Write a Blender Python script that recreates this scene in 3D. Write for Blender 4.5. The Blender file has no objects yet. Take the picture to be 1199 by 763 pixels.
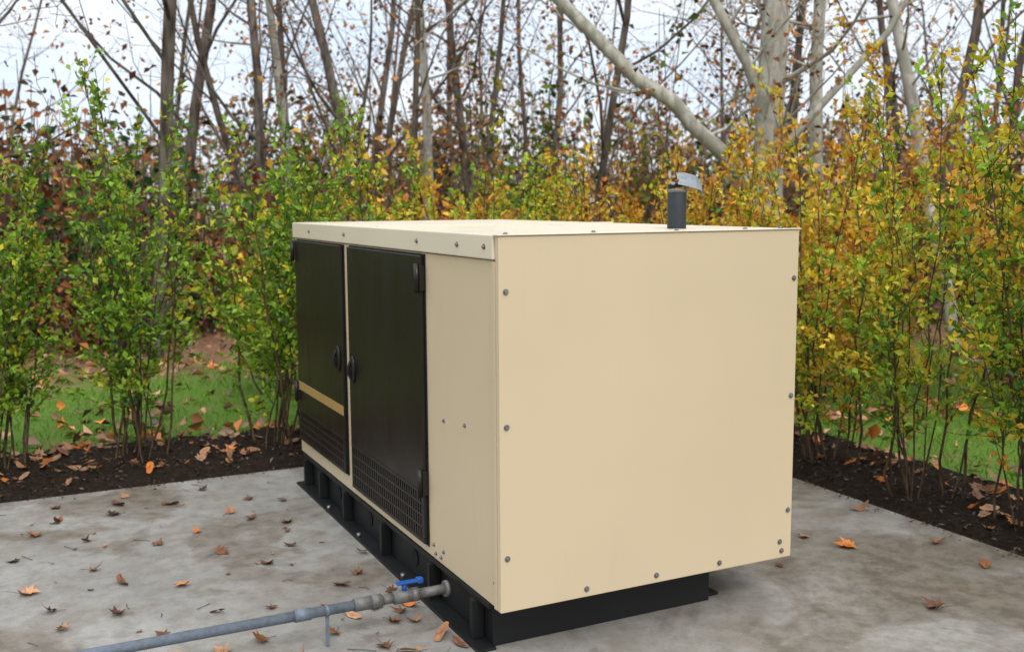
import bpy, bmesh, math, random
import numpy as np
from mathutils import Vector, Matrix, noise as mnoise
random.seed(7)
rg=np.random.default_rng(11)
S=bpy.context.scene
COL=S.collection

# ------------------------------------------------------------------ materials
def new_mat(name):
    m=bpy.data.materials.new(name); m.use_nodes=True
    nt=m.node_tree; nt.nodes.clear()
    out=nt.nodes.new('ShaderNodeOutputMaterial')
    return m,nt,out
def N(nt,t,**kw):
    n=nt.nodes.new(t)
    for k,v in kw.items():
        if k in n.inputs: n.inputs[k].default_value=v
        else: setattr(n,k,v)
    return n
def ramp(nt,fac,stops):
    r=nt.nodes.new('ShaderNodeValToRGB'); e=r.color_ramp.elements
    while len(e)<len(stops): e.new(0.5)
    for i,(p,c) in enumerate(stops):
        e[i].position=p; e[i].color=(c[0],c[1],c[2],1) if hasattr(c,'__len__') else (c,c,c,1)
    nt.links.new(fac,r.inputs['Fac']); return r.outputs['Color']
def noise_tex(nt,scale,detail=4,rough=.55,coord='Object',stretch=None,dist=0):
    tc=nt.nodes.new('ShaderNodeTexCoord'); o=tc.outputs[coord]
    if stretch:
        mp=nt.nodes.new('ShaderNodeMapping'); mp.inputs['Scale'].default_value=stretch
        nt.links.new(o,mp.inputs['Vector']); o=mp.outputs['Vector']
    n=nt.nodes.new('ShaderNodeTexNoise'); n.inputs['Scale'].default_value=scale
    n.inputs['Detail'].default_value=detail; n.inputs['Roughness'].default_value=rough
    n.inputs['Distortion'].default_value=dist
    nt.links.new(o,n.inputs['Vector']); return n.outputs['Fac']
def mixc(nt,fac,a,b,mode='MIX'):
    m=nt.nodes.new('ShaderNodeMix'); m.data_type='RGBA'; m.blend_type=mode
    for sock,v in ((m.inputs[0],fac),(m.inputs[6],a),(m.inputs[7],b)):
        if hasattr(v,'links') or hasattr(v,'is_output'): nt.links.new(v,sock)
        elif hasattr(v,'__len__'): sock.default_value=(v[0],v[1],v[2],1)
        else: sock.default_value=v
    return m.outputs[2]
def bump(nt,h,strength,dist,prev=None):
    b=nt.nodes.new('ShaderNodeBump'); b.inputs['Strength'].default_value=strength; b.inputs['Distance'].default_value=dist
    nt.links.new(h,b.inputs['Height'])
    if prev: nt.links.new(prev,b.inputs['Normal'])
    return b.outputs['Normal']
def principled(nt,out,col,rough=.5,metal=0,normal=None,spec=.5):
    p=nt.nodes.new('ShaderNodeBsdfPrincipled')
    if hasattr(col,'__len__'): p.inputs['Base Color'].default_value=(col[0],col[1],col[2],1)
    else: nt.links.new(col,p.inputs['Base Color'])
    if isinstance(rough,(int,float)): p.inputs['Roughness'].default_value=rough
    else: nt.links.new(rough,p.inputs['Roughness'])
    p.inputs['Metallic'].default_value=metal
    p.inputs['Specular IOR Level'].default_value=spec
    if normal: nt.links.new(normal,p.inputs['Normal'])
    nt.links.new(p.outputs[0],out.inputs['Surface']); return p

def paint_mat(name,c,rough=.42,var=.06,dirt=.15):
    m,nt,out=new_mat(name)
    n1=noise_tex(nt,1.3,3,.5); n2=noise_tex(nt,420,2,.5); n3=noise_tex(nt,7,5,.65,stretch=(1,1,.25))
    a=tuple(x*(1-var) for x in c); b=tuple(min(1,x*(1+var)) for x in c)
    col=ramp(nt,n1,[(.3,a),(.7,b)])
    f=ramp(nt,n3,[(.58,0),(.85,dirt)])
    col=mixc(nt,f,col,tuple(x*.72 for x in c))
    r=ramp(nt,n3,[(.3,rough-.06),(.7,rough+.08)])
    principled(nt,out,col,r,0,bump(nt,n2,.12,.0006),.4)
    return m
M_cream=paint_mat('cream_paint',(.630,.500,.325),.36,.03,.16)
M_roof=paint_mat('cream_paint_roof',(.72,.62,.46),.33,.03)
M_black=paint_mat('black_paint',(.012,.009,.007),.34,.25,.3)
M_skid=paint_mat('skid_paint',(.008,.008,.008),.5,.3)
M_dark,nt,o=new_mat('dark_void'); principled(nt,o,(.003,.003,.003),.9)
M_rib=paint_mat('louvre_paint',(.024,.019,.015),.4,.2)
M_gold=paint_mat('gold_stripe',(.42,.26,.09),.45,.08)
def metal_mat(name,c,rough,metal=1,spots=None):
    m,nt,out=new_mat(name); n=noise_tex(nt,60,5,.65)
    col=ramp(nt,n,[(.3,tuple(x*.7 for x in c)),(.7,c)])
    if spots: col=mixc(nt,ramp(nt,noise_tex(nt,22,6,.75),[(.5,0),(.6,.75)]),col,spots)
    principled(nt,out,col,ramp(nt,n,[(.3,rough-.08),(.7,rough+.12)]),metal); return m
M_galv=metal_mat('galvanised_steel',(.55,.58,.60),.32)
M_screw=metal_mat('screw_steel',(.32,.32,.32),.4,.8)
M_pipe=metal_mat('conduit_grey',(.17,.205,.25),.5,.1,(.11,.12,.13))
M_fit=metal_mat('fitting_steel',(.20,.195,.185),.55,.35,(.12,.10,.08))
M_blue=paint_mat('valve_blue',(.012,.085,.32),.4,.1)
M_exh=metal_mat('exhaust_steel',(.035,.042,.05),.55,.3)
M_rust=metal_mat('rusty_bolt',(.30,.06,.03),.7,.1)

def attr_leaf(name,transl=.35,gloss=.03,rough=.4):
    m,nt,out=new_mat(name)
    at=nt.nodes.new('ShaderNodeAttribute'); at.attribute_name='Col'; col=at.outputs['Color']
    p=nt.nodes.new('ShaderNodeBsdfDiffuse'); nt.links.new(col,p.inputs['Color']); last=p
    if gloss>0:
        g=nt.nodes.new('ShaderNodeBsdfGlossy'); g.inputs['Roughness'].default_value=rough; g.inputs['Color'].default_value=(.9,.95,1,1)
        mg=nt.nodes.new('ShaderNodeMixShader'); mg.inputs[0].default_value=gloss
        nt.links.new(p.outputs[0],mg.inputs[1]); nt.links.new(g.outputs[0],mg.inputs[2]); last=mg
    if transl>0:
        t=nt.nodes.new('ShaderNodeBsdfTranslucent'); nt.links.new(col,t.inputs['Color'])
        mx=nt.nodes.new('ShaderNodeMixShader'); mx.inputs[0].default_value=transl
        nt.links.new(last.outputs[0],mx.inputs[1]); nt.links.new(t.outputs[0],mx.inputs[2]); last=mx
    nt.links.new(last.outputs[0],out.inputs['Surface'])
    return m
M_leaf=attr_leaf('leaf',.28,.035)
M_farleaf=attr_leaf('distant_leaf',0,0)
M_dry=attr_leaf('dry_leaf',0,.03)
M_grass=attr_leaf('grass_blade',.15,0)
def bark_mat(name,c1,c2,scale=14,spots=None,detail=4,bmp=True):
    m,nt,out=new_mat(name)
    n=noise_tex(nt,scale,detail,.7,stretch=(1,1,.22)); 
    col=ramp(nt,n,[(.32,c1),(.68,c2)])
    if spots: col=mixc(nt,ramp(nt,noise_tex(nt,4,4,.7),[(.48,0),(.58,.8)]),col,spots)
    if bmp: principled(nt,out,col,.85,0,bump(nt,n,.6,.01),.2)
    else:
        p=nt.nodes.new('ShaderNodeBsdfDiffuse'); nt.links.new(col,p.inputs['Color']); nt.links.new(p.outputs[0],out.inputs['Surface'])
    return m
M_bark=bark_mat('bark_brown',(.06,.046,.037),(.20,.165,.135),12,None,2,False)
M_birch=bark_mat('bark_pale',(.22,.195,.16),(.56,.53,.45),10,(.25,.25,.19))
M_stem=bark_mat('stem_bark',(.05,.032,.02),(.15,.105,.065),60,None,1,False)

# ------------------------------------------------------------------ mesh builder
class MB:
    def __init__(s): s.V=[];s.T=[];s.Q=[];s.C=[];s.TM=[];s.QM=[];s.n=0
    def add(s,V,T=None,Q=None,col=(.1,.1,.1),mat=0):
        V=np.asarray(V,float).reshape(-1,3); col=np.asarray(col,float)
        if col.ndim==1: col=np.repeat(col[None],len(V),0)
        s.V.append(V); s.C.append(col)
        if T is not None: T=np.asarray(T).reshape(-1,3); s.T.append(T+s.n); s.TM.append(np.full(len(T),mat))
        if Q is not None: Q=np.asarray(Q).reshape(-1,4); s.Q.append(Q+s.n); s.QM.append(np.full(len(Q),mat))
        s.n+=len(V)
    def mesh(s,name,mats,smooth=True):
        V=np.concatenate(s.V); C=np.concatenate(s.C)
        T=np.concatenate(s.T) if s.T else np.zeros((0,3),int); Q=np.concatenate(s.Q) if s.Q else np.zeros((0,4),int)
        mi=np.concatenate(s.TM+s.QM) 
        me=bpy.data.meshes.new(name)
        me.vertices.add(len(V)); me.vertices.foreach_set('co',V.astype(np.float32).ravel())
        nl=T.size+Q.size; me.loops.add(nl); me.loops.foreach_set('vertex_index',np.concatenate([T.ravel(),Q.ravel()]).astype(np.int32))
        me.polygons.add(len(T)+len(Q))
        st=np.concatenate([np.arange(len(T))*3, T.size+np.arange(len(Q))*4]).astype(np.int32)
        me.polygons.foreach_set('loop_start',st)
        for m in mats: me.materials.append(m)
        me.polygons.foreach_set('material_index',mi.astype(np.int32))
        me.polygons.foreach_set('use_smooth',np.full(len(T)+len(Q),smooth))
        me.update(calc_edges=True)
        a=me.color_attributes.new('Col','FLOAT_COLOR','POINT')
        a.data.foreach_set('color',np.concatenate([C,np.ones((len(C),1))],1).astype(np.float32).ravel())
        return me
def obj(name,me,parent=None,loc=(0,0,0)):
    o=bpy.data.objects.new(name,me); COL.objects.link(o); o.location=loc
    if parent: o.parent=parent
    return o
def empty(name,loc=(0,0,0)):
    o=bpy.data.objects.new(name,None); COL.objects.link(o); o.location=loc; o.empty_display_size=.2; return o
def nrm(v): 
    v=np.asarray(v,float); return v/np.maximum(np.linalg.norm(v,axis=-1,keepdims=True),1e-9)
def tube(mb,P,r,sides=5,mat=0):
    P=np.asarray(P,float); n=len(P); r=np.broadcast_to(r,(n,))
    t=nrm(np.gradient(P,axis=0)); ref=np.array([.31,.95,.05]) if abs(t[0][2])>.5 else np.array([0.05,.1,1.])
    a=nrm(np.cross(t,ref)); b=np.cross(t,a)
    th=np.arange(sides)*2*math.pi/sides
    V=P[:,None]+r[:,None,None]*(np.cos(th)[None,:,None]*a[:,None]+np.sin(th)[None,:,None]*b[:,None])
    i=np.arange(n-1)[:,None]*sides; j=np.arange(sides)[None]; j2=(j+1)%sides
    Q=np.stack([i+j,i+j2,i+sides+j2,i+sides+j],-1).reshape(-1,4)
    mb.add(V.reshape(-1,3),Q=Q,mat=mat)
def leaves(mb,P,D,L,W,C,mat=1,rng=rg,fold=.25):
    n=len(P)
    if n==0: return
    D=nrm(D); rnd=nrm(rng.normal(size=(n,3))+np.array([0,0,.8])); sd=nrm(np.cross(D,rnd)); up=np.cross(sd,D)
    L=np.broadcast_to(L,(n,))[:,None]; W=np.broadcast_to(W,(n,))[:,None]
    mid=P+D*L*.5+up*W*fold
    V=np.stack([P,mid+sd*W*.5,P+D*L-up*L*.08,mid-sd*W*.5],1).reshape(-1,3)
    b=np.arange(n)[:,None]*4
    T=np.concatenate([b+[0,1,2],b+[0,2,3]],0)
    mb.add(V,T=T,col=np.repeat(C,4,0),mat=mat)

# ------------------------------------------------------------------ camera (position solved from the photo's perspective)
cx,cy,cz,yaw,pitch,roll=-1.471,-3.078,1.59,math.radians(26.28),math.radians(6.90),math.radians(-.34)
F=Vector((math.sin(yaw)*math.cos(pitch),math.cos(yaw)*math.cos(pitch),-math.sin(pitch)))
R=Vector((math.cos(yaw),-math.sin(yaw),0)); U=R.cross(F)
R2=R*math.cos(roll)+U*math.sin(roll); U2=-R*math.sin(roll)+U*math.cos(roll)
cd=bpy.data.cameras.new('camera'); co=bpy.data.objects.new('camera',cd); COL.objects.link(co)
co.matrix_world=Matrix(((R2.x,U2.x,-F.x,cx),(R2.y,U2.y,-F.y,cy),(R2.z,U2.z,-F.z,cz),(0,0,0,1)))
cd.sensor_width=36; cd.lens=36.18; cd.clip_end=600; cd.clip_start=.05
cd.dof.use_dof=True; cd.dof.focus_distance=3.7; cd.dof.aperture_fstop=3.5
S.camera=co

# ------------------------------------------------------------------ world / light
w=bpy.data.worlds.new('World'); S.world=w; w.use_nodes=True; nt=w.node_tree; nt.nodes.clear()
wo=nt.nodes.new('ShaderNodeOutputWorld')
SUN_EL,SUN_AZ=math.radians(46),math.radians(186)
sk=nt.nodes.new('ShaderNodeTexSky'); sk.sky_type='NISHITA'; sk.sun_disc=False; sk.sun_elevation=SUN_EL; sk.sun_rotation=SUN_AZ
b1=nt.nodes.new('ShaderNodeBackground'); b1.inputs[1].default_value=.12; nt.links.new(sk.outputs[0],b1.inputs[0])
tc=nt.nodes.new('ShaderNodeTexCoord'); sep=nt.nodes.new('ShaderNodeSeparateXYZ'); nt.links.new(tc.outputs['Generated'],sep.inputs[0])
grad=ramp(nt,sep.outputs['Z'],[(0,(.86,.91,.98)),(.25,(1.0,1.04,1.09)),(1,(1.95,1.96,2.0))])
mp=nt.nodes.new('ShaderNodeMapping'); mp.inputs['Scale'].default_value=(1,1,2.6); nt.links.new(tc.outputs['Generated'],mp.inputs[0])
cn=nt.nodes.new('ShaderNodeTexNoise'); cn.inputs['Scale'].default_value=3.2; cn.inputs['Detail'].default_value=3; nt.links.new(mp.outputs[0],cn.inputs['Vector'])
cl=ramp(nt,cn.outputs['Fac'],[(.35,(.80,.87,.96)),(.65,(1,1,1))])
cc=mixc(nt,1.0,grad,cl,'MULTIPLY')
b2=nt.nodes.new('ShaderNodeBackground'); b2.inputs[1].default_value=1.17; nt.links.new(cc,b2.inputs[0])
ms=nt.nodes.new('ShaderNodeMixShader'); ms.inputs[0].default_value=.88
nt.links.new(b1.outputs[0],ms.inputs[1]); nt.links.new(b2.outputs[0],ms.inputs[2]); nt.links.new(ms.outputs[0],wo.inputs[0])
sd=bpy.data.lights.new('sun','SUN'); sd.energy=1.45; sd.angle=math.radians(20); sd.color=(1,.965,.91)
so=bpy.data.objects.new('sun',sd); COL.objects.link(so)
dv=Vector((math.sin(SUN_AZ)*math.cos(SUN_EL),math.cos(SUN_AZ)*math.cos(SUN_EL),math.sin(SUN_EL)))
so.rotation_euler=dv.to_track_quat('Z','Y').to_euler(); so.location=(0,-5,8)
S.view_settings.view_transform='Standard'; S.view_settings.look='None'; S.view_settings.exposure=0; S.view_settings.gamma=1

# ------------------------------------------------------------------ ground
PX,PY=2.55,2.96
m,nt,out=new_mat('ground_lawn_and_leaf_litter')
tc=nt.nodes.new('ShaderNodeTexCoord'); sp=nt.nodes.new('ShaderNodeSeparateXYZ'); nt.links.new(tc.outputs['Object'],sp.inputs[0])
gn=noise_tex(nt,3,5,.65); gf=noise_tex(nt,40,3,.7)
grass=ramp(nt,gf,[(.3,(.055,.115,.014)),(.7,(.15,.27,.035))])
litter=ramp(nt,noise_tex(nt,16,4,.75),[(.3,(.09,.048,.026)),(.5,(.25,.135,.075)),(.7,(.42,.26,.16))])
ad=N(nt,'ShaderNodeMath',operation='MAXIMUM'); nt.links.new(sp.outputs['X'],ad.inputs[0]); nt.links.new(sp.outputs['Y'],ad.inputs[1])
a2=N(nt,'ShaderNodeMath',operation='MULTIPLY_ADD'); nt.links.new(gn,a2.inputs[0]); a2.inputs[1].default_value=3.5; nt.links.new(ad.outputs[0],a2.inputs[2])
mr=nt.nodes.new('ShaderNodeMapRange'); mr.inputs[1].default_value=8.0; mr.inputs[2].default_value=10; nt.links.new(a2.outputs[0],mr.inputs[0])
pat=ramp(nt,gn,[(.54,0),(.68,.6)])
g2=mixc(nt,pat,grass,litter); col=mixc(nt,mr.outputs[0],g2,litter)
principled(nt,out,col,.9,0,bump(nt,gf,.8,.03),.2)
gm=m
mb=MB(); mb.add([(-250,-250,0),(250,-250,0),(250,250,0),(-250,250,0)],Q=[(0,1,2,3)])
obj('ground',mb.mesh('ground',[gm],False),loc=(0,0,-.03))

# concrete pad
m,nt,out=new_mat('concrete')
n1=noise_tex(nt,1.1,6,.65,dist=.6); n2=noise_tex(nt,11,6,.72); n3=noise_tex(nt,220,3,.6); n4=noise_tex(nt,.8,6,.62,stretch=(1,1.4,1),dist=1.2)
n5=noise_tex(nt,3.2,7,.75,dist=.4); nx=N(nt,'ShaderNodeTexCoord'); sx=nt.nodes.new('ShaderNodeSeparateXYZ'); nt.links.new(nx.outputs['Object'],sx.inputs[0])
c=ramp(nt,n1,[(.28,(.215,.203,.182)),(.5,(.300,.285,.258)),(.72,(.385,.366,.333))])
c=mixc(nt,ramp(nt,n2,[(.36,.6),(.56,0)]),c,(.17,.157,.135))
c=mixc(nt,ramp(nt,n5,[(.47,0),(.62,.6)]),c,(.195,.168,.132))
mrx=nt.nodes.new('ShaderNodeMapRange'); mrx.inputs[1].default_value=.3; mrx.inputs[2].default_value=1.5; nt.links.new(sx.outputs['X'],mrx.inputs[0])
sh=N(nt,'ShaderNodeMath',operation='MULTIPLY_ADD'); nt.links.new(mrx.outputs[0],sh.inputs[0]); sh.inputs[1].default_value=.09; nt.links.new(n4,sh.inputs[2])
stain=ramp(nt,sh.outputs[0],[(.50,0),(.545,.5),(.66,.88)])
c=mixc(nt,stain,c,mixc(nt,ramp(nt,n2,[(.4,0),(.6,1)]),(.105,.080,.055),(.19,.155,.115)))
c=mixc(nt,ramp(nt,n3,[(.36,.6),(.45,0)]),c,(.12,.11,.095))
principled(nt,out,c,ramp(nt,sh.outputs[0],[(.48,.85),(.62,.55)]),0,bump(nt,n3,.4,.002,bump(nt,n2,.3,.004)),.3)
M_conc=m
def box_bm(x0,x1,y0,y1,z0,z1):
    bm=bmesh.new(); bmesh.ops.create_cube(bm,size=1)
    for v in bm.verts: v.co=Vector(((x0+x1)/2+v.co.x*(x1-x0),(y0+y1)/2+v.co.y*(y1-y0),(z0+z1)/2+v.co.z*(z1-z0)))
    return bm
def box(name,b,mat,parent=None,bev=.004,seg=2):
    bm=box_bm(*b); me=bpy.data.meshes.new(name)
    if bev>0: bmesh.ops.bevel(bm,geom=bm.edges[:],offset=bev,segments=seg,affect='EDGES',profile=.6)
    bm.to_mesh(me); bm.free(); me.materials.append(mat); return obj(name,me,parent)
def cyl(name,p,axis,r,h,mat,parent=None,seg=24,r2=None,bev=0):
    bm=bmesh.new(); bmesh.ops.create_cone(bm,cap_ends=True,segments=seg,radius1=r,radius2=r if r2 is None else r2,depth=h)
    if bev: bmesh.ops.bevel(bm,geom=[e for e in bm.edges if len(e.link_faces)==2 and any(len(f.verts)>4 for f in e.link_faces)],offset=bev,segments=2,affect='EDGES')
    q=Vector(axis).to_track_quat('Z','Y').to_matrix().to_4x4(); bmesh.ops.transform(bm,matrix=Matrix.Translation(p)@q,verts=bm.verts)
    me=bpy.data.meshes.new(name); bm.to_mesh(me); bm.free(); me.materials.append(mat)
    for f in me.polygons: f.use_smooth=len(f.vertices)<=4
    return obj(name,me,parent)
box('concrete_pad',(-8,PX,-8,PY,-.14,0),M_conc,None,.012,3)

# garden bed
m,nt,out=new_mat('mulch_soil')
n1=noise_tex(nt,30,5,.75); n2=noise_tex(nt,120,3,.7)
c=ramp(nt,n1,[(.3,(.020,.013,.009)),(.55,(.062,.042,.028)),(.8,(.14,.095,.062))])
principled(nt,out,c,.95,0,bump(nt,n2,.9,.01,bump(nt,n1,.9,.03)),.15)
M_soil=m
st=.045; gx=np.arange(-7,3.9,st); gy=np.arange(-6,4.6,st)
vid={}; V=[];Q=[]
def inbed(x,y): return (y>PY+.003 and y<4.15 and x<3.55) or (x>PX+.003 and x<3.55 and y<4.15)
def hbed(x,y):
    d_in=max(x-PX,y-PY); d_out=min(3.6-x,4.2-y)
    e=min(1,max(0,d_in/.12)); f=min(1,max(0,d_out/.2))
    h=mnoise.noise(Vector((x*3,y*3,0)))*.03+mnoise.noise(Vector((x*14,y*14,3)))*.02+mnoise.noise(Vector((x*33,y*33,5)))*.009
    return -.035+f*(.03+ .025*e+h)*(.4+.6*e)
def gv(i,j):
    k=(i,j)
    if k not in vid: vid[k]=len(V); V.append((gx[i],gy[j],hbed(gx[i],gy[j])))
    return vid[k]
for i in range(len(gx)-1):
    for j in range(len(gy)-1):
        if inbed(gx[i]+st/2,gy[j]+st/2): Q.append((gv(i,j),gv(i+1,j),gv(i+1,j+1),gv(i,j+1)))
mb=MB(); mb.add(V,Q=Q); 
n=9000
xs=rg.uniform(-5,3.6,n*3); ys=rg.uniform(-3,4.2,n*3); ok=[i for i in range(len(xs)) if inbed(xs[i],ys[i])][:n]
P=np.array([(xs[i],ys[i],hbed(xs[i],ys[i])+.004) for i in ok]); 
Dd=rg.normal(size=(len(P),3))*[1,1,.35]; g=rg.uniform(.3,1.6,(len(P),1))
leaves(mb,P,Dd,rg.uniform(.012,.045,len(P)),rg.uniform(.008,.02,len(P)),np.array([.075,.05,.034])*g)
n=900; q=rg.random(n)<.5; e=np.abs(rg.normal(0,.035,n)); 
X=np.where(q,rg.uniform(-5,PX,n),PX-e); Y=np.where(q,PY-e,rg.uniform(-3,PY,n))
leaves(mb,np.stack([X,Y,np.full(n,.002)],1),rg.normal(size=(n,3))*[1,1,.15],rg.uniform(.006,.022,n),rg.uniform(.005,.012,n),np.array([.05,.034,.023])*rg.uniform(.4,1.5,(n,1)))
obj('garden_bed',mb.mesh('garden_bed',[M_soil,M_dry],True))

# ------------------------------------------------------------------ grass
mb=MB(); n=100000
gxs=rg.uniform(-6,13,n); gys=rg.uniform(-4,12,n)
lim=np.array([6.8+1.8*mnoise.noise(Vector((a*.5,b*.5,9))) for a,b in zip(gxs,gys)])
mm=((gxs>3.5)|(gys>4.1))&(np.maximum(gxs-1.2,gys-.6)<lim)
P=np.stack([gxs,gys,np.full(n,-.032)],1)[mm]; k=len(P)
Dd=rg.normal(size=(k,3))*[.5,.5,0]+[0,0,1]; t=rg.random((k,1))
leaves(mb,P,Dd,rg.uniform(.03,.085,k),.008,(np.array([.11,.22,.022])*(1-t)+np.array([.24,.39,.045])*t),0)
obj('grass',mb.mesh('grass',[M_grass]))

# ------------------------------------------------------------------ fallen leaves
def maple(rng):
    a=np.array([-90,-62,-40,-20,0,18,38,55,72,90]); r=np.array([.28,.42,.34,.72,.40,.80,.46,.62,.58,1.0])
    ang=np.radians(np.concatenate([a,180-a[::-1][1:-1]])); rad=np.concatenate([r,r[::-1][1:-1]])*rng.uniform(.85,1.12,18)
    return np.stack([np.cos(ang)*rad,np.sin(ang)*rad],1)
def oval(rng):
    ang=np.linspace(0,2*math.pi,15)[:-1]-math.pi/2; 
    return np.stack([np.cos(ang)*.42*rng.uniform(.85,1.15,14),np.sin(ang)*1.0],1)
DRY=np.array([(.22,.088,.034),(.30,.145,.07),(.15,.068,.036),(.40,.21,.11),(.09,.045,.027),(.58,.18,.035)])
def dead_leaf(mb,p,size,col,rng,mat=0,kind=None,curl=None,lift=.18):
    o2=maple(rng) if (kind or rng.choice(['m','m','o']))=='m' else oval(rng)
    k=len(o2); inner=o2*.5
    c1=rng.uniform(-.1,.55) if curl is None else curl; c2=rng.uniform(0,.5); th=rng.uniform(0,3.14)
    def z(q): 
        u=q[:,0]*math.cos(th)+q[:,1]*math.sin(th); v=-q[:,0]*math.sin(th)+q[:,1]*math.cos(th)
        return c1*u*u+c2*.6*np.abs(v)**1.5*.5+rng.normal(0,.05,len(q))
    A=np.concatenate([[[0,0]],inner,o2]); Z=z(A); Vv=np.concatenate([A*(1-.12*abs(c1)),Z[:,None]],1)*size/2
    rz=rng.uniform(0,6.28); tilt=rng.uniform(-lift,lift); tx=rng.uniform(-lift,lift)
    M=np.array(Matrix.Rotation(rz,3,'Z')@Matrix.Rotation(tilt,3,'X')@Matrix.Rotation(tx,3,'Y'))
    Vv=Vv@M.T; Vv[:,2]-=Vv[:,2].min()-.002; Vv+=np.array(p)
    i=np.arange(k); j=(i+1)%k
    T=np.stack([np.zeros(k,int),1+i,1+j],1); Qq=np.stack([1+i,1+k+i,1+k+j,1+j],1)
    cc=np.repeat(np.array(col)[None],len(Vv),0)*rng.uniform(.75,1.2,(len(Vv),1)); cc[0]*=.65
    mb.add(Vv,T=T,Q=Qq,col=cc,mat=mat)
    s=np.array([0,-.28,0])*size/2; s2=np.array([.1,-.95,.12])*size/2
    tube(mb,np.array([s@M.T+p+[0,0,.006],(s+s2)/2@M.T+p+[0,0,.008],s2@M.T+p+[0,0,.006]]),.0012,3,mat)
mb=MB()
spec=[(-1.47,1.45,.15,3),(-1.42,2.25,.14,0),(-1.05,2.45,.13,4),(-1.0,2.62,.11,2),(-1.2,1.62,.10,0),(-.88,1.25,.11,5),(-.9,1.85,.10,2),(-.66,1.6,.11,0),
 (-.5,2.2,.11,1),(-.42,2.05,.10,2),(-.35,2.4,.09,2),(-.75,2.5,.11,0),(-.1,.30,.12,1),(-.22,.50,.10,0),(-.32,.31,.11,2),(-.45,.50,.10,1),(-.25,.20,.12,3),(-.7,.56,.12,0),(-.85,.52,.11,3),(-.62,.31,.10,2),(-1.0,.55,.09,3),
 (-.18,1.05,.10,0),(-.28,.95,.09,4),(-.12,.8,.10,2),(-.4,.75,.09,0),(-1.15,1.05,.10,4),(-.95,2.75,.09,1),(-1.3,2.7,.10,2),(.08,2.80,.09,0),(-1.5,1.9,.09,4),(-1.2,2.05,.08,2),(-1.02,.75,.09,2),(-.08,1.3,.09,1),(-.15,.58,.10,0),
 (-.22,.68,.12,1),(-.10,.62,.10,5),(-.34,.62,.09,3),(-1.3,2.45,.10,0),(-.55,2.7,.10,4),(-.2,2.3,.09,0),(-.28,1.9,.10,2),(-.7,1.95,.08,5),(-1.1,1.4,.09,0),(-1.38,1.2,.11,2),(-.14,.47,.10,3),(-.17,.12,.12,0),(-.38,.16,.09,1),(-.07,.20,.09,2),(-1.35,1.0,.10,1),(-.6,.85,.08,0),(-.8,.9,.07,2),(-.5,1.35,.08,2),(-.35,1.55,.07,4),
 (1.95,.35,.16,5),(1.86,.55,.10,3),(1.72,-.35,.14,2),(2.2,1.2,.10,0),(1.5,.3,.07,2),(1.42,.62,.07,1),(2.35,.2,.10,0),(1.28,.9,.08,3),(2.05,1.1,.07,4),(2.42,.75,.11,1),(2.3,-.1,.11,0),(-2.2,1.5,.09,0),(-2.5,.5,.1,1),(-.5,-1.2,.1,0),(1.2,-1.5,.09,3)]
r2=np.random.default_rng(5)
for x,y,s,c in spec: dead_leaf(mb,(x,y,.001),s,DRY[c]*r2.uniform(.8,1.35),r2,curl=r2.uniform(.1,.9),lift=.3)
for _ in range(110):
    x,y=r2.uniform(-3.5,-.05),r2.uniform(-.5,2.9); dead_leaf(mb,(x,y,.001),r2.uniform(.015,.05),DRY[r2.integers(0,5)],r2)
for _ in range(640):
    while True:
        x,y=r2.uniform(-4,3.5),r2.uniform(-2,4.1)
        if inbed(x,y) and (max(x-PX,y-PY)>.25 or r2.random()<.15): break
    dead_leaf(mb,(x,y,hbed(x,y)+.004),r2.uniform(.05,.13),DRY[r2.choice([0,1,3,3,1,5])]*r2.uniform(.6,1.3),r2,lift=.6)
for _ in range(26):
    x,y=r2.uniform(-2.5,-.2),r2.uniform(.2,2.8); a=r2.uniform(0,6.28); L=r2.uniform(.03,.11); d=np.array([math.cos(a),math.sin(a),0])*L
    tube(mb,np.array([(x,y,.003),np.array([x,y,.006])+d*.5+r2.normal(0,.004,3)*[1,1,0],np.array([x,y,.003])+d]),.0016,4,0)
obj('fallen_leaves',mb.mesh('fallen_leaves',[M_dry]))
mb=MB(); n=14000
d=rg.uniform(0,1,n)**1.5*24; th=rg.uniform(-.45,1.45,n); X=cx+ (6.3+d)*np.sin(th); Y=cy+(6.3+d)*np.cos(th)
ok=(X>3.4)|(Y>4.0); X,Y=X[ok],Y[ok]
pr=np.array([(mnoise.noise(Vector((a*.9,b*.9,2)))) for a,b in zip(X,Y)]); keep=(pr>.02)|(np.maximum(X-1,Y)>8)|(rg.random(len(X))<.18); X,Y=X[keep],Y[keep]; k=len(X)
ci=rg.integers(0,6,k); colr=DRY[ci]*rg.uniform(.9,1.6,(k,1)); colr+= rg.uniform(0,.06,(k,1))
leaves(mb,np.stack([X,Y,rg.uniform(-.02,.03,k)],1),rg.normal(size=(k,3))*[1,1,.3],rg.uniform(.07,.14,k),rg.uniform(.05,.10,k),colr,0)
obj('leaf_litter',mb.mesh('leaf_litter',[M_dry]))

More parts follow.
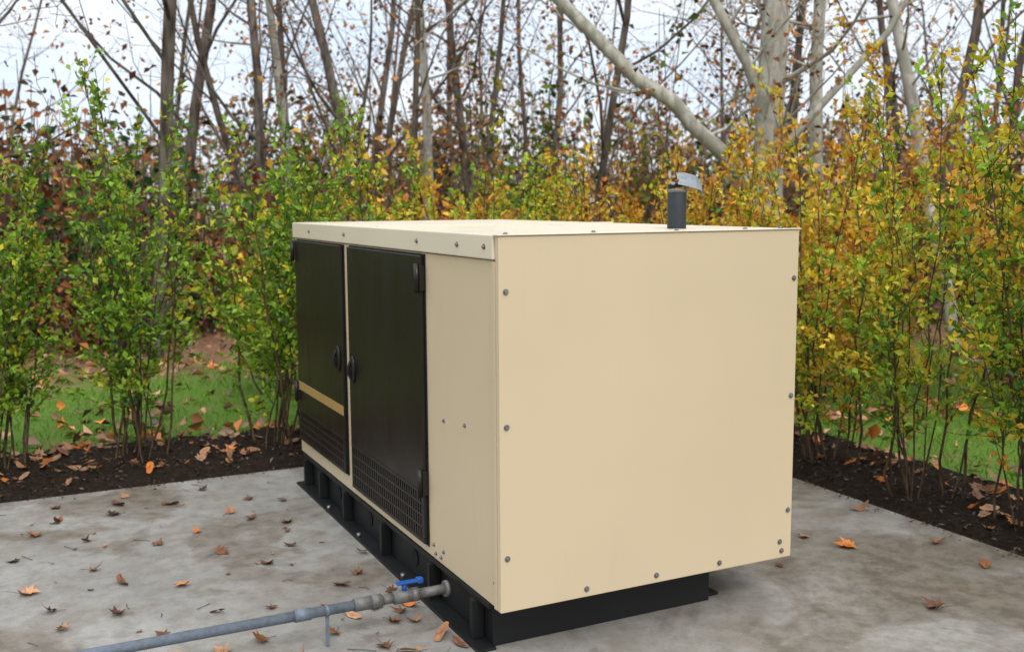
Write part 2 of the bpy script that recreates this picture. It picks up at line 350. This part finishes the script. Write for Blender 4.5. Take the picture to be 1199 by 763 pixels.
# ------------------------------------------------------------------ shrubs
G1,G2,G3=(.16,.30,.017),(.29,.45,.032),(.08,.175,.015)
Y1,Y2,O1,O2,B1=(.58,.53,.035),(.74,.50,.035),(.70,.33,.04),(.54,.19,.04),(.26,.085,.03)
def shrub(name,bx,by,H,pal,wt,seed,nst=12,spread=.42,ntw=24,low=.25,ls=1.0,z0=0.0,nsides=4,warm_top=0):
    rng=np.random.default_rng(seed); mb=MB(); pal=np.array(pal); wt=np.array(wt)/sum(wt)
    LP=[];LD=[];LC=[]; lx,ly=rng.normal(0,.1,2)
    for s in range(nst):
        a=rng.uniform(0,6.283); rb=rng.uniform(.02,.18); lean=spread*rng.uniform(.1,1.25)
        whip=rng.random()<.2
        h=H*rng.uniform(.45,.97)*(1.22 if whip else 1)
        b=np.array([rb*math.cos(a),rb*math.sin(a),-.05]); a2=a+rng.normal(0,.7); tp=np.array([lean*math.cos(a2)+lx,lean*math.sin(a2)+ly,h])
        t=np.linspace(0,1,9)[:,None]; P=b+(tp-b)*np.concatenate([t,t,t],1)+np.cumsum(rng.normal(0,.024,(9,3)),0)*[1,1,.2]
        tube(mb,P,np.linspace(rng.uniform(.005,.012),.002,9),nsides,0)
        nt_=int(ntw*rng.uniform(.6,1.3))
        for q in range(nt_):
            u=low+(1-low)*rng.random()**.85; f=u*8; i0=min(int(f),7); p=P[i0]+(P[i0+1]-P[i0])*(f-i0)
            az=rng.uniform(0,6.283) if rng.random()<.5 else a+rng.normal(0,.8)
            el=rng.uniform(-.05,1.1) if u<.85 else rng.uniform(.7,1.5)
            d=np.array([math.cos(az)*math.cos(el),math.sin(az)*math.cos(el),math.sin(el)]); L=rng.uniform(.12,.5)*(1.1-.55*u)
            if whip and u>.8: L*=.8
            e=p+d*L+np.array([0,0,L*.1]); mid=p+d*L*.5
            tube(mb,np.array([p,mid,e]),np.array([.0026,.002,.001]),3,0)
            nl=max(4,int(L/.0165)); tt=rng.uniform(.05,1.02,nl)[:,None]
            LP.append(p+(e-p)*tt+rng.normal(0,.012,(nl,3)))
            LD.append(nrm(e-p)*.6+rng.normal(0,.62,(nl,3))+np.array([0,0,.1]))
            w2=wt.copy()
            if warm_top and u>.55: w2=w2*np.array([3 if c[0]>c[1]*1.05 else 1 for c in pal]); w2/=w2.sum()
            base=pal[rng.choice(len(pal),p=w2)]
            alt=pal[rng.choice(len(pal),size=nl,p=wt)]; mk=(rng.random((nl,1))<.2)
            LC.append(np.where(mk,alt,base)*rng.uniform(.65,1.25,(nl,1))*rng.uniform(.7,1.2))
    P=np.concatenate(LP);D=np.concatenate(LD);C=np.concatenate(LC); k=len(P); L=rng.uniform(.026,.057,k)*ls
    leaves(mb,P,D,L,L*rng.uniform(.48,.66,k),C,1,rng)
    return obj(name,mb.mesh(name,[M_stem,M_leaf],True),loc=(bx,by,z0))
green=([G1,G2,G3,Y1],[4.5,5,2.2,1.3]); gy_=([G1,G2,Y1,Y2,O1],[2.5,4,3.5,1.5,.4]); gold=([Y1,Y2,O1,O2,G2,B1],[2.2,4,3,.9,.7,.2]); mixr=([G2,Y1,Y2,O1,O2,G1],[3,3,3.5,2,.6,1.5]); gr=([G1,G2,G3,Y1,Y2,O1],[3.5,4.5,1.5,3,1.4,.4])
si=100
for i,(x,y,H,p,sp,ns,nw) in enumerate([(-3.05,3.6,2.2,green,.5,13,28),(-2.2,3.5,2.35,green,.5,13,28),(-1.55,3.66,2.05,green,.42,12,27),(-.75,3.62,2.4,green,.46,14,28),(.12,3.55,2.2,green,.5,14,28),(.90,3.68,1.95,gy_,.5,13,28),(1.6,3.5,2.05,gy_,.5,13,28),(2.35,3.62,1.9,gold,.5,13,28),
      (3.0,3.35,1.95,gold,.5,13,28),(2.92,2.45,2.1,mixr,.5,13,26),(2.95,1.55,2.3,mixr,.48,12,25),(2.9,.76,2.15,gr,.42,12,25),(2.86,.10,2.55,gr,.5,13,27),(2.9,-.65,2.4,gr,.5,13,27),(2.9,-1.45,2.4,green,.5,12,25)]):
    shrub('privet_shrub',x,y,H,p[0],p[1],si+i,nst=ns,ntw=nw,low=.22,spread=sp,warm_top=1 if x>2.5 else 0)
for i,(x,y,H,p,sp) in enumerate([(3.4,5.6,2.1,gold,.8),(4.3,4.6,2.35,gold,.8),(4.5,3.2,2.5,gold,.7),(5.6,2.0,2.7,gold,.8),(5.4,3.6,2.8,gold,.9),(6.2,.6,2.7,gy_,.8),(7.0,2.6,3.0,gy_,.9),(2.2,5.4,1.9,gold,.7),(.6,5.6,1.8,gy_,.6),(6.6,4.9,2.8,gold,.9)]):
    shrub('autumn_bush',x,y,H,p[0],p[1],si+40+i,nst=12,ntw=24,low=.14,spread=sp,ls=1.45,z0=-.03,nsides=3)

# ------------------------------------------------------------------ trees
def grow(mb,p,d,L,r,lev,maxlev,rng,tips,sides,nchild,upt,mat=0):
    n=[9,6,4,3][lev] if lev<4 else 3
    P=[np.array(p)]; d=nrm(d)
    for i in range(n-1):
        d=nrm(d+rng.normal(0,[.06,.14,.2,.25][min(lev,3)],3)+np.array([0,0,upt[min(lev,3)]]))
        P.append(P[-1]+d*L/(n-1))
    P=np.array(P); rr=np.linspace(r,max(r*[.3,.22,.25,.4][min(lev,3)],.003),n); tube(mb,P,rr,[sides,4,3,3][min(lev,3)],mat)
    if lev>=maxlev: tips.append(P[-1]); tips.append(P[len(P)//2]); return
    st=[.12,.15,.1][lev]
    for c in range(nchild[lev]):
        u=st+(1-st)*(c+rng.random())/nchild[lev]; f=u*(n-1); i0=min(int(f),n-2); q=P[i0]+(P[i0+1]-P[i0])*(f-i0)
        t=nrm(P[i0+1]-P[i0]); s=nrm(np.cross(t,rng.normal(size=3))); an=rng.uniform(.55,1.15)
        cd_=t*math.cos(an)+s*math.sin(an)
        grow(mb,q,cd_,L*rng.uniform(.22,.40)*(1.15-.6*u if lev==0 else 1.1-.4*u),max(.003,r*(1-.75*u)*rng.uniform(.3,.5)),lev+1,maxlev,rng,tips,sides,nchild,upt,mat)
RUST=np.array([(.34,.12,.045),(.40,.17,.06),(.22,.085,.04),(.44,.24,.09),(.17,.075,.04)])
def tip_leaves(mb,tips,frac,per,size,rng,pal=RUST,mat=1,spread=.18):
    tips=np.array(tips); tips=tips[rng.random(len(tips))<frac]
    if len(tips)==0: return
    P=np.repeat(tips,per,0); P=P+rng.normal(0,spread,P.shape); k=len(P)
    leaves(mb,P,rng.normal(size=(k,3))+[0,0,-.5],rng.uniform(.6,1.3,k)*size,rng.uniform(.4,.8,k)*size,pal[rng.integers(0,len(pal),k)]*rng.uniform(.7,1.3,(k,1)),mat,rng)
variants=[]
for v in range(8):
    rng=np.random.default_rng(300+v); mb=MB(); tips=[]
    grow(mb,(0,0,-.1),(rng.normal(0,.08),rng.normal(0,.08),1),rng.uniform(9,11),rng.uniform(.05,.085),0,3,rng,tips,7,[12,6,4],[.03,.07,.06,.03])
    tip_leaves(mb,tips,[.0,.15,.5,.05,.6,.2,.0,.35][v],4,.09,rng)
    variants.append(mb.mesh('bare_tree_mesh',[M_bark,M_farleaf]))
rng=np.random.default_rng(77)
for x,y,s,v,rz in [(-.14,7.85,1.3,0,1.0),(5.3,8.4,1.0,3,2.0),(-2.2,8.6,.9,6,.4),(1.6,10.2,.95,1,3.0),(3.6,10.2,.8,5,5.0),(9.4,6.6,1.0,7,1.5),(9.5,9.6,1.0,0,.2)]:
    o=obj('bare_tree',variants[v],loc=(x,y,-.03)); o.scale=(s,s,s); o.rotation_euler=(0,0,rz)
wood=empty('distant_woodland'); pts=[]
tries=0
while len(pts)<42 and tries<5000:
    tries+=1
    th=rng.uniform(-.2,1.15); d=rng.uniform(14,36); x,y=cx+d*math.sin(th),cy+d*math.cos(th)
    if th<.25 and rng.random()<.45: continue
    if all((x-a)**2+(y-b)**2>2.5 for a,b in pts): pts.append((x,y))
for i,(x,y) in enumerate(pts):
    ang=math.atan2(x-cx,y-cy); mid=.35<ang<.75
    v=int(rng.choice([2,4,7])) if (mid and rng.random()<.5) else int(rng.choice([0,1,3,5,6,7,2]))
    o=obj('tree',variants[v],wood,(x,y,-.05)); s=rng.uniform(.8,1.3); o.scale=(s,s,s); o.rotation_euler=(0,0,rng.uniform(0,6.28))
# big pale tree with a heavy leaning limb
mb=MB(); tips=[]; rng=np.random.default_rng(901)
T=np.array([(0,0,-.1),(.02,.02,.8),(.0,.03,1.7),(-.02,0,2.6),(.02,-.02,3.6),(.06,0,5),(.0,.05,7),(.1,0,9)])
tube(mb,T,[.2,.16,.155,.145,.135,.115,.08,.05],12)
Lb=np.array([(0,0,1.55),(-.38,.2,2.05),(-.72,.33,2.36),(-.9,.45,2.62),(-1.25,.58,2.84),(-1.5,.75,3.15),(-2.0,1.0,3.7),(-2.6,1.3,4.6),(-3.0,1.5,5.6)])
tube(mb,Lb,[.085,.08,.074,.076,.07,.07,.06,.05,.03],9)
L2=np.array([(0,0,2.3),(-.25,.1,3.0),(-.6,.2,3.6),(-.85,.3,4.6),(-1,.4,6)]); tube(mb,L2,[.06,.055,.05,.04,.02],7)
L3=np.array([(0,0,2.0),(.5,-.2,2.6),(1.1,-.45,3.3),(1.6,-.7,4.3)]); tube(mb,L3,[.045,.04,.035,.02],7)
for Pl,nn,r in ((T[2:],12,.035),(Lb[1:],9,.025),(L2,6,.022),(L3,6,.02)):
    for c in range(nn):
        u=(c+rng.random())/nn*(len(Pl)-1); i0=min(int(u),len(Pl)-2); q=Pl[i0]+(Pl[i0+1]-Pl[i0])*(u-i0)
        grow(mb,q,nrm(rng.normal(size=3)+[0,0,.9]),rng.uniform(.9,2.0),r*rng.uniform(.5,1),1,3,rng,tips,6,[6,5,4],[.03,.06,.05,.02])
tip_leaves(mb,tips,.2,3,.08,rng)
obj('pale_bark_tree',mb.mesh('pale_bark_tree',[M_birch,M_farleaf]),loc=(5.64,5.32,-.03))
mb=MB(); tips=[]; rng=np.random.default_rng(905)
T=np.array([(0,0,-.1),(.03,.0,1.5),(.0,.03,3),(.05,0,5),(.1,0,8)]); tube(mb,T,[.09,.08,.072,.055,.03],8)
for c in range(12):
    q=T[2]*(1-c/11)+T[4]*(c/11); grow(mb,q,nrm(rng.normal(size=3)+[0,0,.7]),rng.uniform(.9,1.8),.02,1,3,rng,tips,6,[6,5,4],[.03,.06,.05,.02])
tip_leaves(mb,tips,.2,3,.08,rng)
me=mb.mesh('pale_bark_tree',[M_birch,M_farleaf])
for x,y,rx,ry,rz in ((6.5,5.6,0,0,0),(8.1,5.0,.12,.25,2),(4.4,11.5,.05,-.05,4),(7.6,7.4,-.05,-.12,1),(2.6,12.5,.03,.06,3),(9.2,3.9,-.1,.1,5)):
    o=obj('pale_bark_tree',me,loc=(x,y,-.03)); o.rotation_euler=(rx,ry,rz)

# understory mass
mb=MB(); rng=np.random.default_rng(55); LP=[];LC=[];LS=[]
pals={'rust':RUST,'olive':np.array([(.15,.19,.035),(.24,.21,.05),(.10,.14,.03),(.33,.23,.05)]),'gold':np.array([(.62,.38,.05),(.56,.26,.05),(.40,.30,.05)]),'ever':np.array([(.03,.07,.025),(.05,.09,.03),(.07,.10,.035)])}
for c in range(140):
    th=rng.uniform(-.25,1.2); d=rng.uniform(11.5,28)
    if th>.75: d=rng.uniform(9.5,24)
    x,y=cx+d*math.sin(th),cy+d*math.cos(th); H=rng.uniform(1.4,3.7)*(.6+d/42); rr=rng.uniform(.6,1.6)
    if .38<th<.62: H*=1.25
    kind=rng.choice(['rust','olive','gold','ever'],p=[.52,.23,.11,.14]); pal=pals[kind]
    for b in range(int(rng.integers(16,28))):
        a=rng.uniform(0,6.28); q0=np.array([x+.15*math.cos(a),y+.15*math.sin(a),-.05]); e=np.array([x+rr*rng.random()*math.cos(a),y+rr*rng.random()*math.sin(a),H*rng.uniform(.4,1)])
        mid=(q0+e)/2+rng.normal(0,.15,3); tube(mb,np.array([q0,mid,e]),[.014,.010,.005],3,0)
        k=int(rng.integers(12,28)); t=rng.uniform(.2,1.05,(k,1)); LP.append(q0+(e-q0)*t+rng.normal(0,.17,(k,3))); LC.append(pal[rng.integers(0,len(pal),k)]*rng.uniform(.5,1.3,(k,1))); LS.append(np.full(k,.09+d*.0025))
P=np.concatenate(LP);C=np.concatenate(LC);L=np.concatenate(LS)*rng.uniform(.7,1.3,len(P)); leaves(mb,P,rng.normal(size=P.shape),L,L*.62,C,1,rng)
obj('woodland_understory',mb.mesh('woodland_understory',[M_bark,M_farleaf]))
# far treeline
mb=MB(); rng=np.random.default_rng(56); n=28000
th=rng.uniform(-.35,1.35,n); d=rng.uniform(36,60,n); hm=np.array([4.2+2.4*mnoise.noise(Vector((a*9,b*.08,1)))+2*mnoise.noise(Vector((a*40,b*.1,4))) for a,b in zip(th,d)])
z=rng.random(n)**1.1*hm; P=np.stack([cx+d*np.sin(th),cy+d*np.cos(th),z],1)
pal=np.array([(.22,.15,.11),(.28,.18,.12),(.18,.15,.11),(.32,.21,.13),(.15,.16,.09)]); C=pal[rng.integers(0,5,n)]*rng.uniform(.7,1.3,(n,1))
L=rng.uniform(.2,.5,n); leaves(mb,P,rng.normal(size=(n,3)),L,L*.6,C,0,rng)
obj('distant_tree_line',mb.mesh('distant_tree_line',[M_farleaf]))

# ------------------------------------------------------------------ generator
W,L_,Z0,Z1=1.283,2.643,.18,1.48
gen=empty('generator_enclosure')
ZB=1.392
box('body',(.004,W-.006,.006,L_,Z0,ZB),M_cream,gen,.003)
box('front_panel',(-.002,W,-.004,.022,Z0-.002,Z1-.004),M_cream,gen,.0035,3)
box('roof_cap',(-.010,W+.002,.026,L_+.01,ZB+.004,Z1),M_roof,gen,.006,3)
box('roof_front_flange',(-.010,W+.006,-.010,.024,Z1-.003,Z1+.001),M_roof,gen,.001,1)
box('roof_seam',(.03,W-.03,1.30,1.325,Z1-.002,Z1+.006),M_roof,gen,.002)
box('corner_flange',(-.004,.003,.024,.045,Z0,ZB-.002),M_cream,gen,.001)
def door(name,y0,y1,z0,z1,lz,stripe):
    box(name+'_gap',(-.001,.002,y0-.009,y1+.009,z0-.009,z1+.006),M_dark,gen,0)
    box(name+'_frame_top',(-.016,-.001,y0,y1,lz,z1),M_black,gen,.004,3)
    box(name+'_frame_bottom',(-.016,-.001,y0,y1,z0,z0+.018),M_black,gen,.003)
    for a,b in ((y0,y0+.02),(y1-.02,y1)): box(name+'_stile',(-.0155,-.0012,a,b,z0+.018,lz),M_black,gen,.003)
    box(name+'_louvre_back',(-.004,-.001,y0+.02,y1-.02,z0+.018,lz),M_dark,gen,0)
    n=int((y1-y0-.04)/.026)
    bm=bmesh.new()
    for i in range(n):
        c=y0+.02+(i+.5)*(y1-y0-.04)/n
        b=box_bm(-.014,-.004,c-.0065,c+.0065,z0+.018,lz); 
        for v in b.verts:
            if v.co.x<-.01: v.co.y-=.004
        me=bpy.data.meshes.new('t'); b.to_mesh(me); b.free(); bm.from_mesh(me); bpy.data.meshes.remove(me)
    for k in range(1,4):
        zc=z0+.018+(lz-z0-.018)*k/4
        b=box_bm(-.0152,-.006,y0+.02,y1-.02,zc-.004,zc+.004); me=bpy.data.meshes.new('t'); b.to_mesh(me); b.free(); bm.from_mesh(me); bpy.data.meshes.remove(me)
    me=bpy.data.meshes.new(name+'_louvres'); bm.to_mesh(me); bm.free(); me.materials.append(M_rib); obj(name+'_louvres',me,gen)
    box(name+'_louvre_rail',(-.019,-.014,y0+.01,y1-.01,lz-.004,lz+.008),M_black,gen,.002)
    if stripe: box(name+'_stripe',(-.0185,-.015,y0+.004,y1-.004,stripe-.025,stripe+.022),M_gold,gen,.001)
door('near_door',.675,1.63,.222,1.382,.43,None)
door('far_door',1.735,2.592,.26,1.382,.43,.575)
def hinge(y,z,nm):
    box(nm+'_leaf',(-.024,-.002,y-.028,y+.028,z-.05,z+.05),M_black,gen,.004)
    cyl(nm+'_pin',(-.030,y-.012,z),(0,0,1),.011,.115,M_black,gen,16,bev=.002)
    for dz in (-.03,.03): cyl(nm+'_bolt',(-.026,y+.014,z+dz),(-1,0,0),.006,.006,M_screw,gen,8)
hinge(.69,1.295,'hinge_1'); hinge(.69,.475,'hinge_2'); hinge(2.60,1.325,'hinge_3'); hinge(2.60,.54,'hinge_4')
def handle(y,z,nm):
    bm=bmesh.new(); bmesh.ops.create_uvsphere(bm,u_segments=24,v_segments=12,radius=1)
    for v in bm.verts: v.co=Vector((v.co.x*.012-.020,v.co.y*.032+y,v.co.z*.066+z))
    me=bpy.data.meshes.new(nm); bm.to_mesh(me); bm.free(); me.materials.append(M_black)
    for f in me.polygons: f.use_smooth=True
    obj(nm+'_plate',me,gen)
    mbh=MB(); t=np.linspace(0,1,9); P=np.stack([-.028-.014*np.sin(t*math.pi),np.full(9,y),z-.045+.09*t],1); tube(mbh,P,.007,8)
    obj(nm+'_grip',mbh.mesh(nm,[M_skid]),gen)
handle(1.565,.805,'handle_1'); handle(1.80,.825,'handle_2')
def screw(p,ax,nm='screw',r=.0085):
    ax=Vector(ax); p=Vector(p)
    cyl(nm+'_washer',p+ax*.001,ax,r*1.25,.002,M_screw,gen,16); cyl(nm+'_head',p+ax*.0045,ax,r*.8,.006,M_screw,gen,6)
for z in (1.29,.83,.37):
    screw((.024,-.004,z),(0,-1,0)); screw((1.262,-.004,z),(0,-1,0))
for x in (.34,.64,.93,1.235): screw((x,-.004,.207),(0,-1,0))
screw((1.225,-.004,.245),(0,-1,0))
for x in (.03,.37,.72,1.03,1.2): screw((x,.008,Z1+.001),(0,0,1),r=.008)
for y in (2.3,1.68,.72,.32,.09): screw((-.010,y,1.438),(-1,0,0),r=.008)
for y,z in ((.50,.76),(.62,.235),(.60,.205),(.52,.235),(.545,.205),(.03,1.2),(.05,.27),(.30,.78)): screw((.004,y,z),(-1,0,0),r=.0065)
SX0,SX1,SY0,SY1=.03,.985,.13,2.58
for nm,x0,x1 in (('skid_rail',SX0,SX0+.012),('skid_rail',SX1-.012,SX1)):
    box(nm,(x0,x1,SY0+.013,SY1,.0,Z0-.001),M_skid,gen,.002)
box('skid_front',(SX0,SX1,SY0,SY0+.012,.001,Z0-.001),M_skid,gen,.002)
box('skid_back',(SX0,SX1,SY1+.001,SY1+.012,.001,Z0-.001),M_skid,gen,.002)
box('base_flange',(-.045,SX0-.001,.10,2.60,.001,.011),M_skid,gen,.002)
box('base_flange',(SX1+.001,SX1+.07,.16,.34,.001,.012),M_skid,gen,.002)
box('top_flange',(-.002,SX0-.001,.10,2.60,Z0-.022,Z0-.003),M_skid,gen,.002)
for y in (.2,.62,1.20,1.77,2.2,2.5):
    box('gusset',(-.020,SX0-.002,y,y+.024,.0115,Z0-.023),M_skid,gen,.002)
for y in (.9,1.5,2.0):
    cyl('drain_hole',(SX0-.003,y,.09),(-1,0,0),.035,.004,M_dark,gen)
    cyl('anchor_bolt',(-.03,y,.02),(0,0,1),.01,.02,M_screw,gen,6)
# exhaust
ex=(.905,.27)
zz=np.array([1.47,1.632,1.634,1.634,1.60]); rr=[.037,.037,.036,.031,.031]
mbx=MB(); th=np.arange(28)*2*math.pi/28; Vx=np.concatenate([np.stack([ex[0]+r*np.cos(th),ex[1]+r*np.sin(th),np.full(28,z)],1) for z,r in zip(zz,rr)]); 
i=(np.arange(4)[:,None]*28); j=np.arange(28)[None]; Qx=np.stack([i+j,i+(j+1)%28,i+28+(j+1)%28,i+28+j],-1).reshape(-1,4)
mbx.add(Vx,Q=Qx); obj('exhaust_pipe',mbx.mesh('exhaust_pipe',[M_exh]),gen)
cyl('rain_cap_clamp',(ex[0],ex[1],1.627),(0,0,1),.0395,.014,M_fit,gen,32,bev=.002)
hd=Vector((R.x,R.y,0))
def local_part(nm,bm,mat,loc,ry,rx=0,smooth=True):
    B=Matrix((( hd.x,-hd.y,0),(hd.y,hd.x,0),(0,0,1))).to_4x4()
    bmesh.ops.transform(bm,matrix=Matrix.Translation(loc)@B@Matrix.Rotation(rx,4,'X')@Matrix.Rotation(ry,4,'Y'),verts=bm.verts)
    me=bpy.data.meshes.new(nm); bm.to_mesh(me); bm.free(); me.materials.append(mat)
    for f in me.polygons: f.use_smooth=smooth and len(f.vertices)<6
    return obj(nm,me,gen)
base=Vector((ex[0],ex[1],1.645))
bm=bmesh.new(); prof=[(-.042,.004),(-.01,.010),(.035,.008),(.062,-.002),(.071,-.018),(.076,-.040)]
vs=[]
for x,z in prof:
    vs.append([bm.verts.new((x,y*.044*(1 if -.03<x<.06 else .85),z-.004*y*y)) for y in (-1,-.6,-.2,.2,.6,1)])
for a in range(len(prof)-1):
    for b in range(5): bm.faces.new((vs[a][b],vs[a+1][b],vs[a+1][b+1],vs[a][b+1]))
bmesh.ops.solidify(bm,geom=bm.faces[:],thickness=.003)
local_part('rain_cap_flap',bm,M_galv,base+hd*.038+Vector((0,0,.020)),math.radians(16),math.radians(38),False)
bm=box_bm(-.036,.03,-.010,.010,-.006,.012); local_part('rain_cap_arm',bm,M_exh,base,math.radians(-10),0,False)
cyl('rain_cap_bolt',base+hd*-.004+Vector((-.01,-.02,.020)),(0,0,1),.007,.012,M_rust,gen,8)
cyl('rain_cap_hinge',base+hd*-.02+Vector((0,0,.010)),(-hd.y,hd.x,0),.006,.07,M_galv,gen,12)

# ------------------------------------------------------------------ gas conduit
cdt=empty('conduit_pipe'); py,pz=.405,.135
def ctube(nm,x0,x1,r,mat,seg=28,bev=.001): return cyl(nm,((x0+x1)/2,py,pz),(1,0,0),r,abs(x1-x0),mat,cdt,seg,bev=bev)
ctube('pipe_run',-3.6,-.36,.0185,M_pipe)
ctube('coupling',-.40,-.335,.0245,M_fit)
ctube('union_nut',-.335,-.295,.028,M_fit,8,.002)
ctube('nipple',-.295,-.25,.018,M_fit)
ctube('valve_body',-.25,-.16,.025,M_fit,20,.004)
ctube('valve_end',-.178,-.15,.028,M_fit,8,.002)
ctube('inlet_nipple',-.15,-.027,.018,M_fit)
ctube('inlet_flange',-.045,-.029,.031,M_fit,24,.002)
ctube('far_coupling',-.62,-.56,.0225,M_pipe)
cyl('valve_stem',(-.205,py,pz+.034),(0,0,1),.010,.032,M_blue,cdt,12)
box('valve_handle',(-.235,-.14,py-.014,py+.014,pz+.048,pz+.056),M_blue,cdt,.003)
box('valve_handle_grip',(-.155,-.132,py-.015,py+.015,pz+.042,pz+.062),M_blue,cdt,.005)
ctube('support_strap',-.508,-.492,.0205,M_pipe)
box('support_post',(-.507,-.493,py-.002,py+.002,.001,pz-.018),M_pipe,cdt,.0008)
print('verts',sum(len(o.data.vertices) for o in S.objects if o.type=='MESH'))
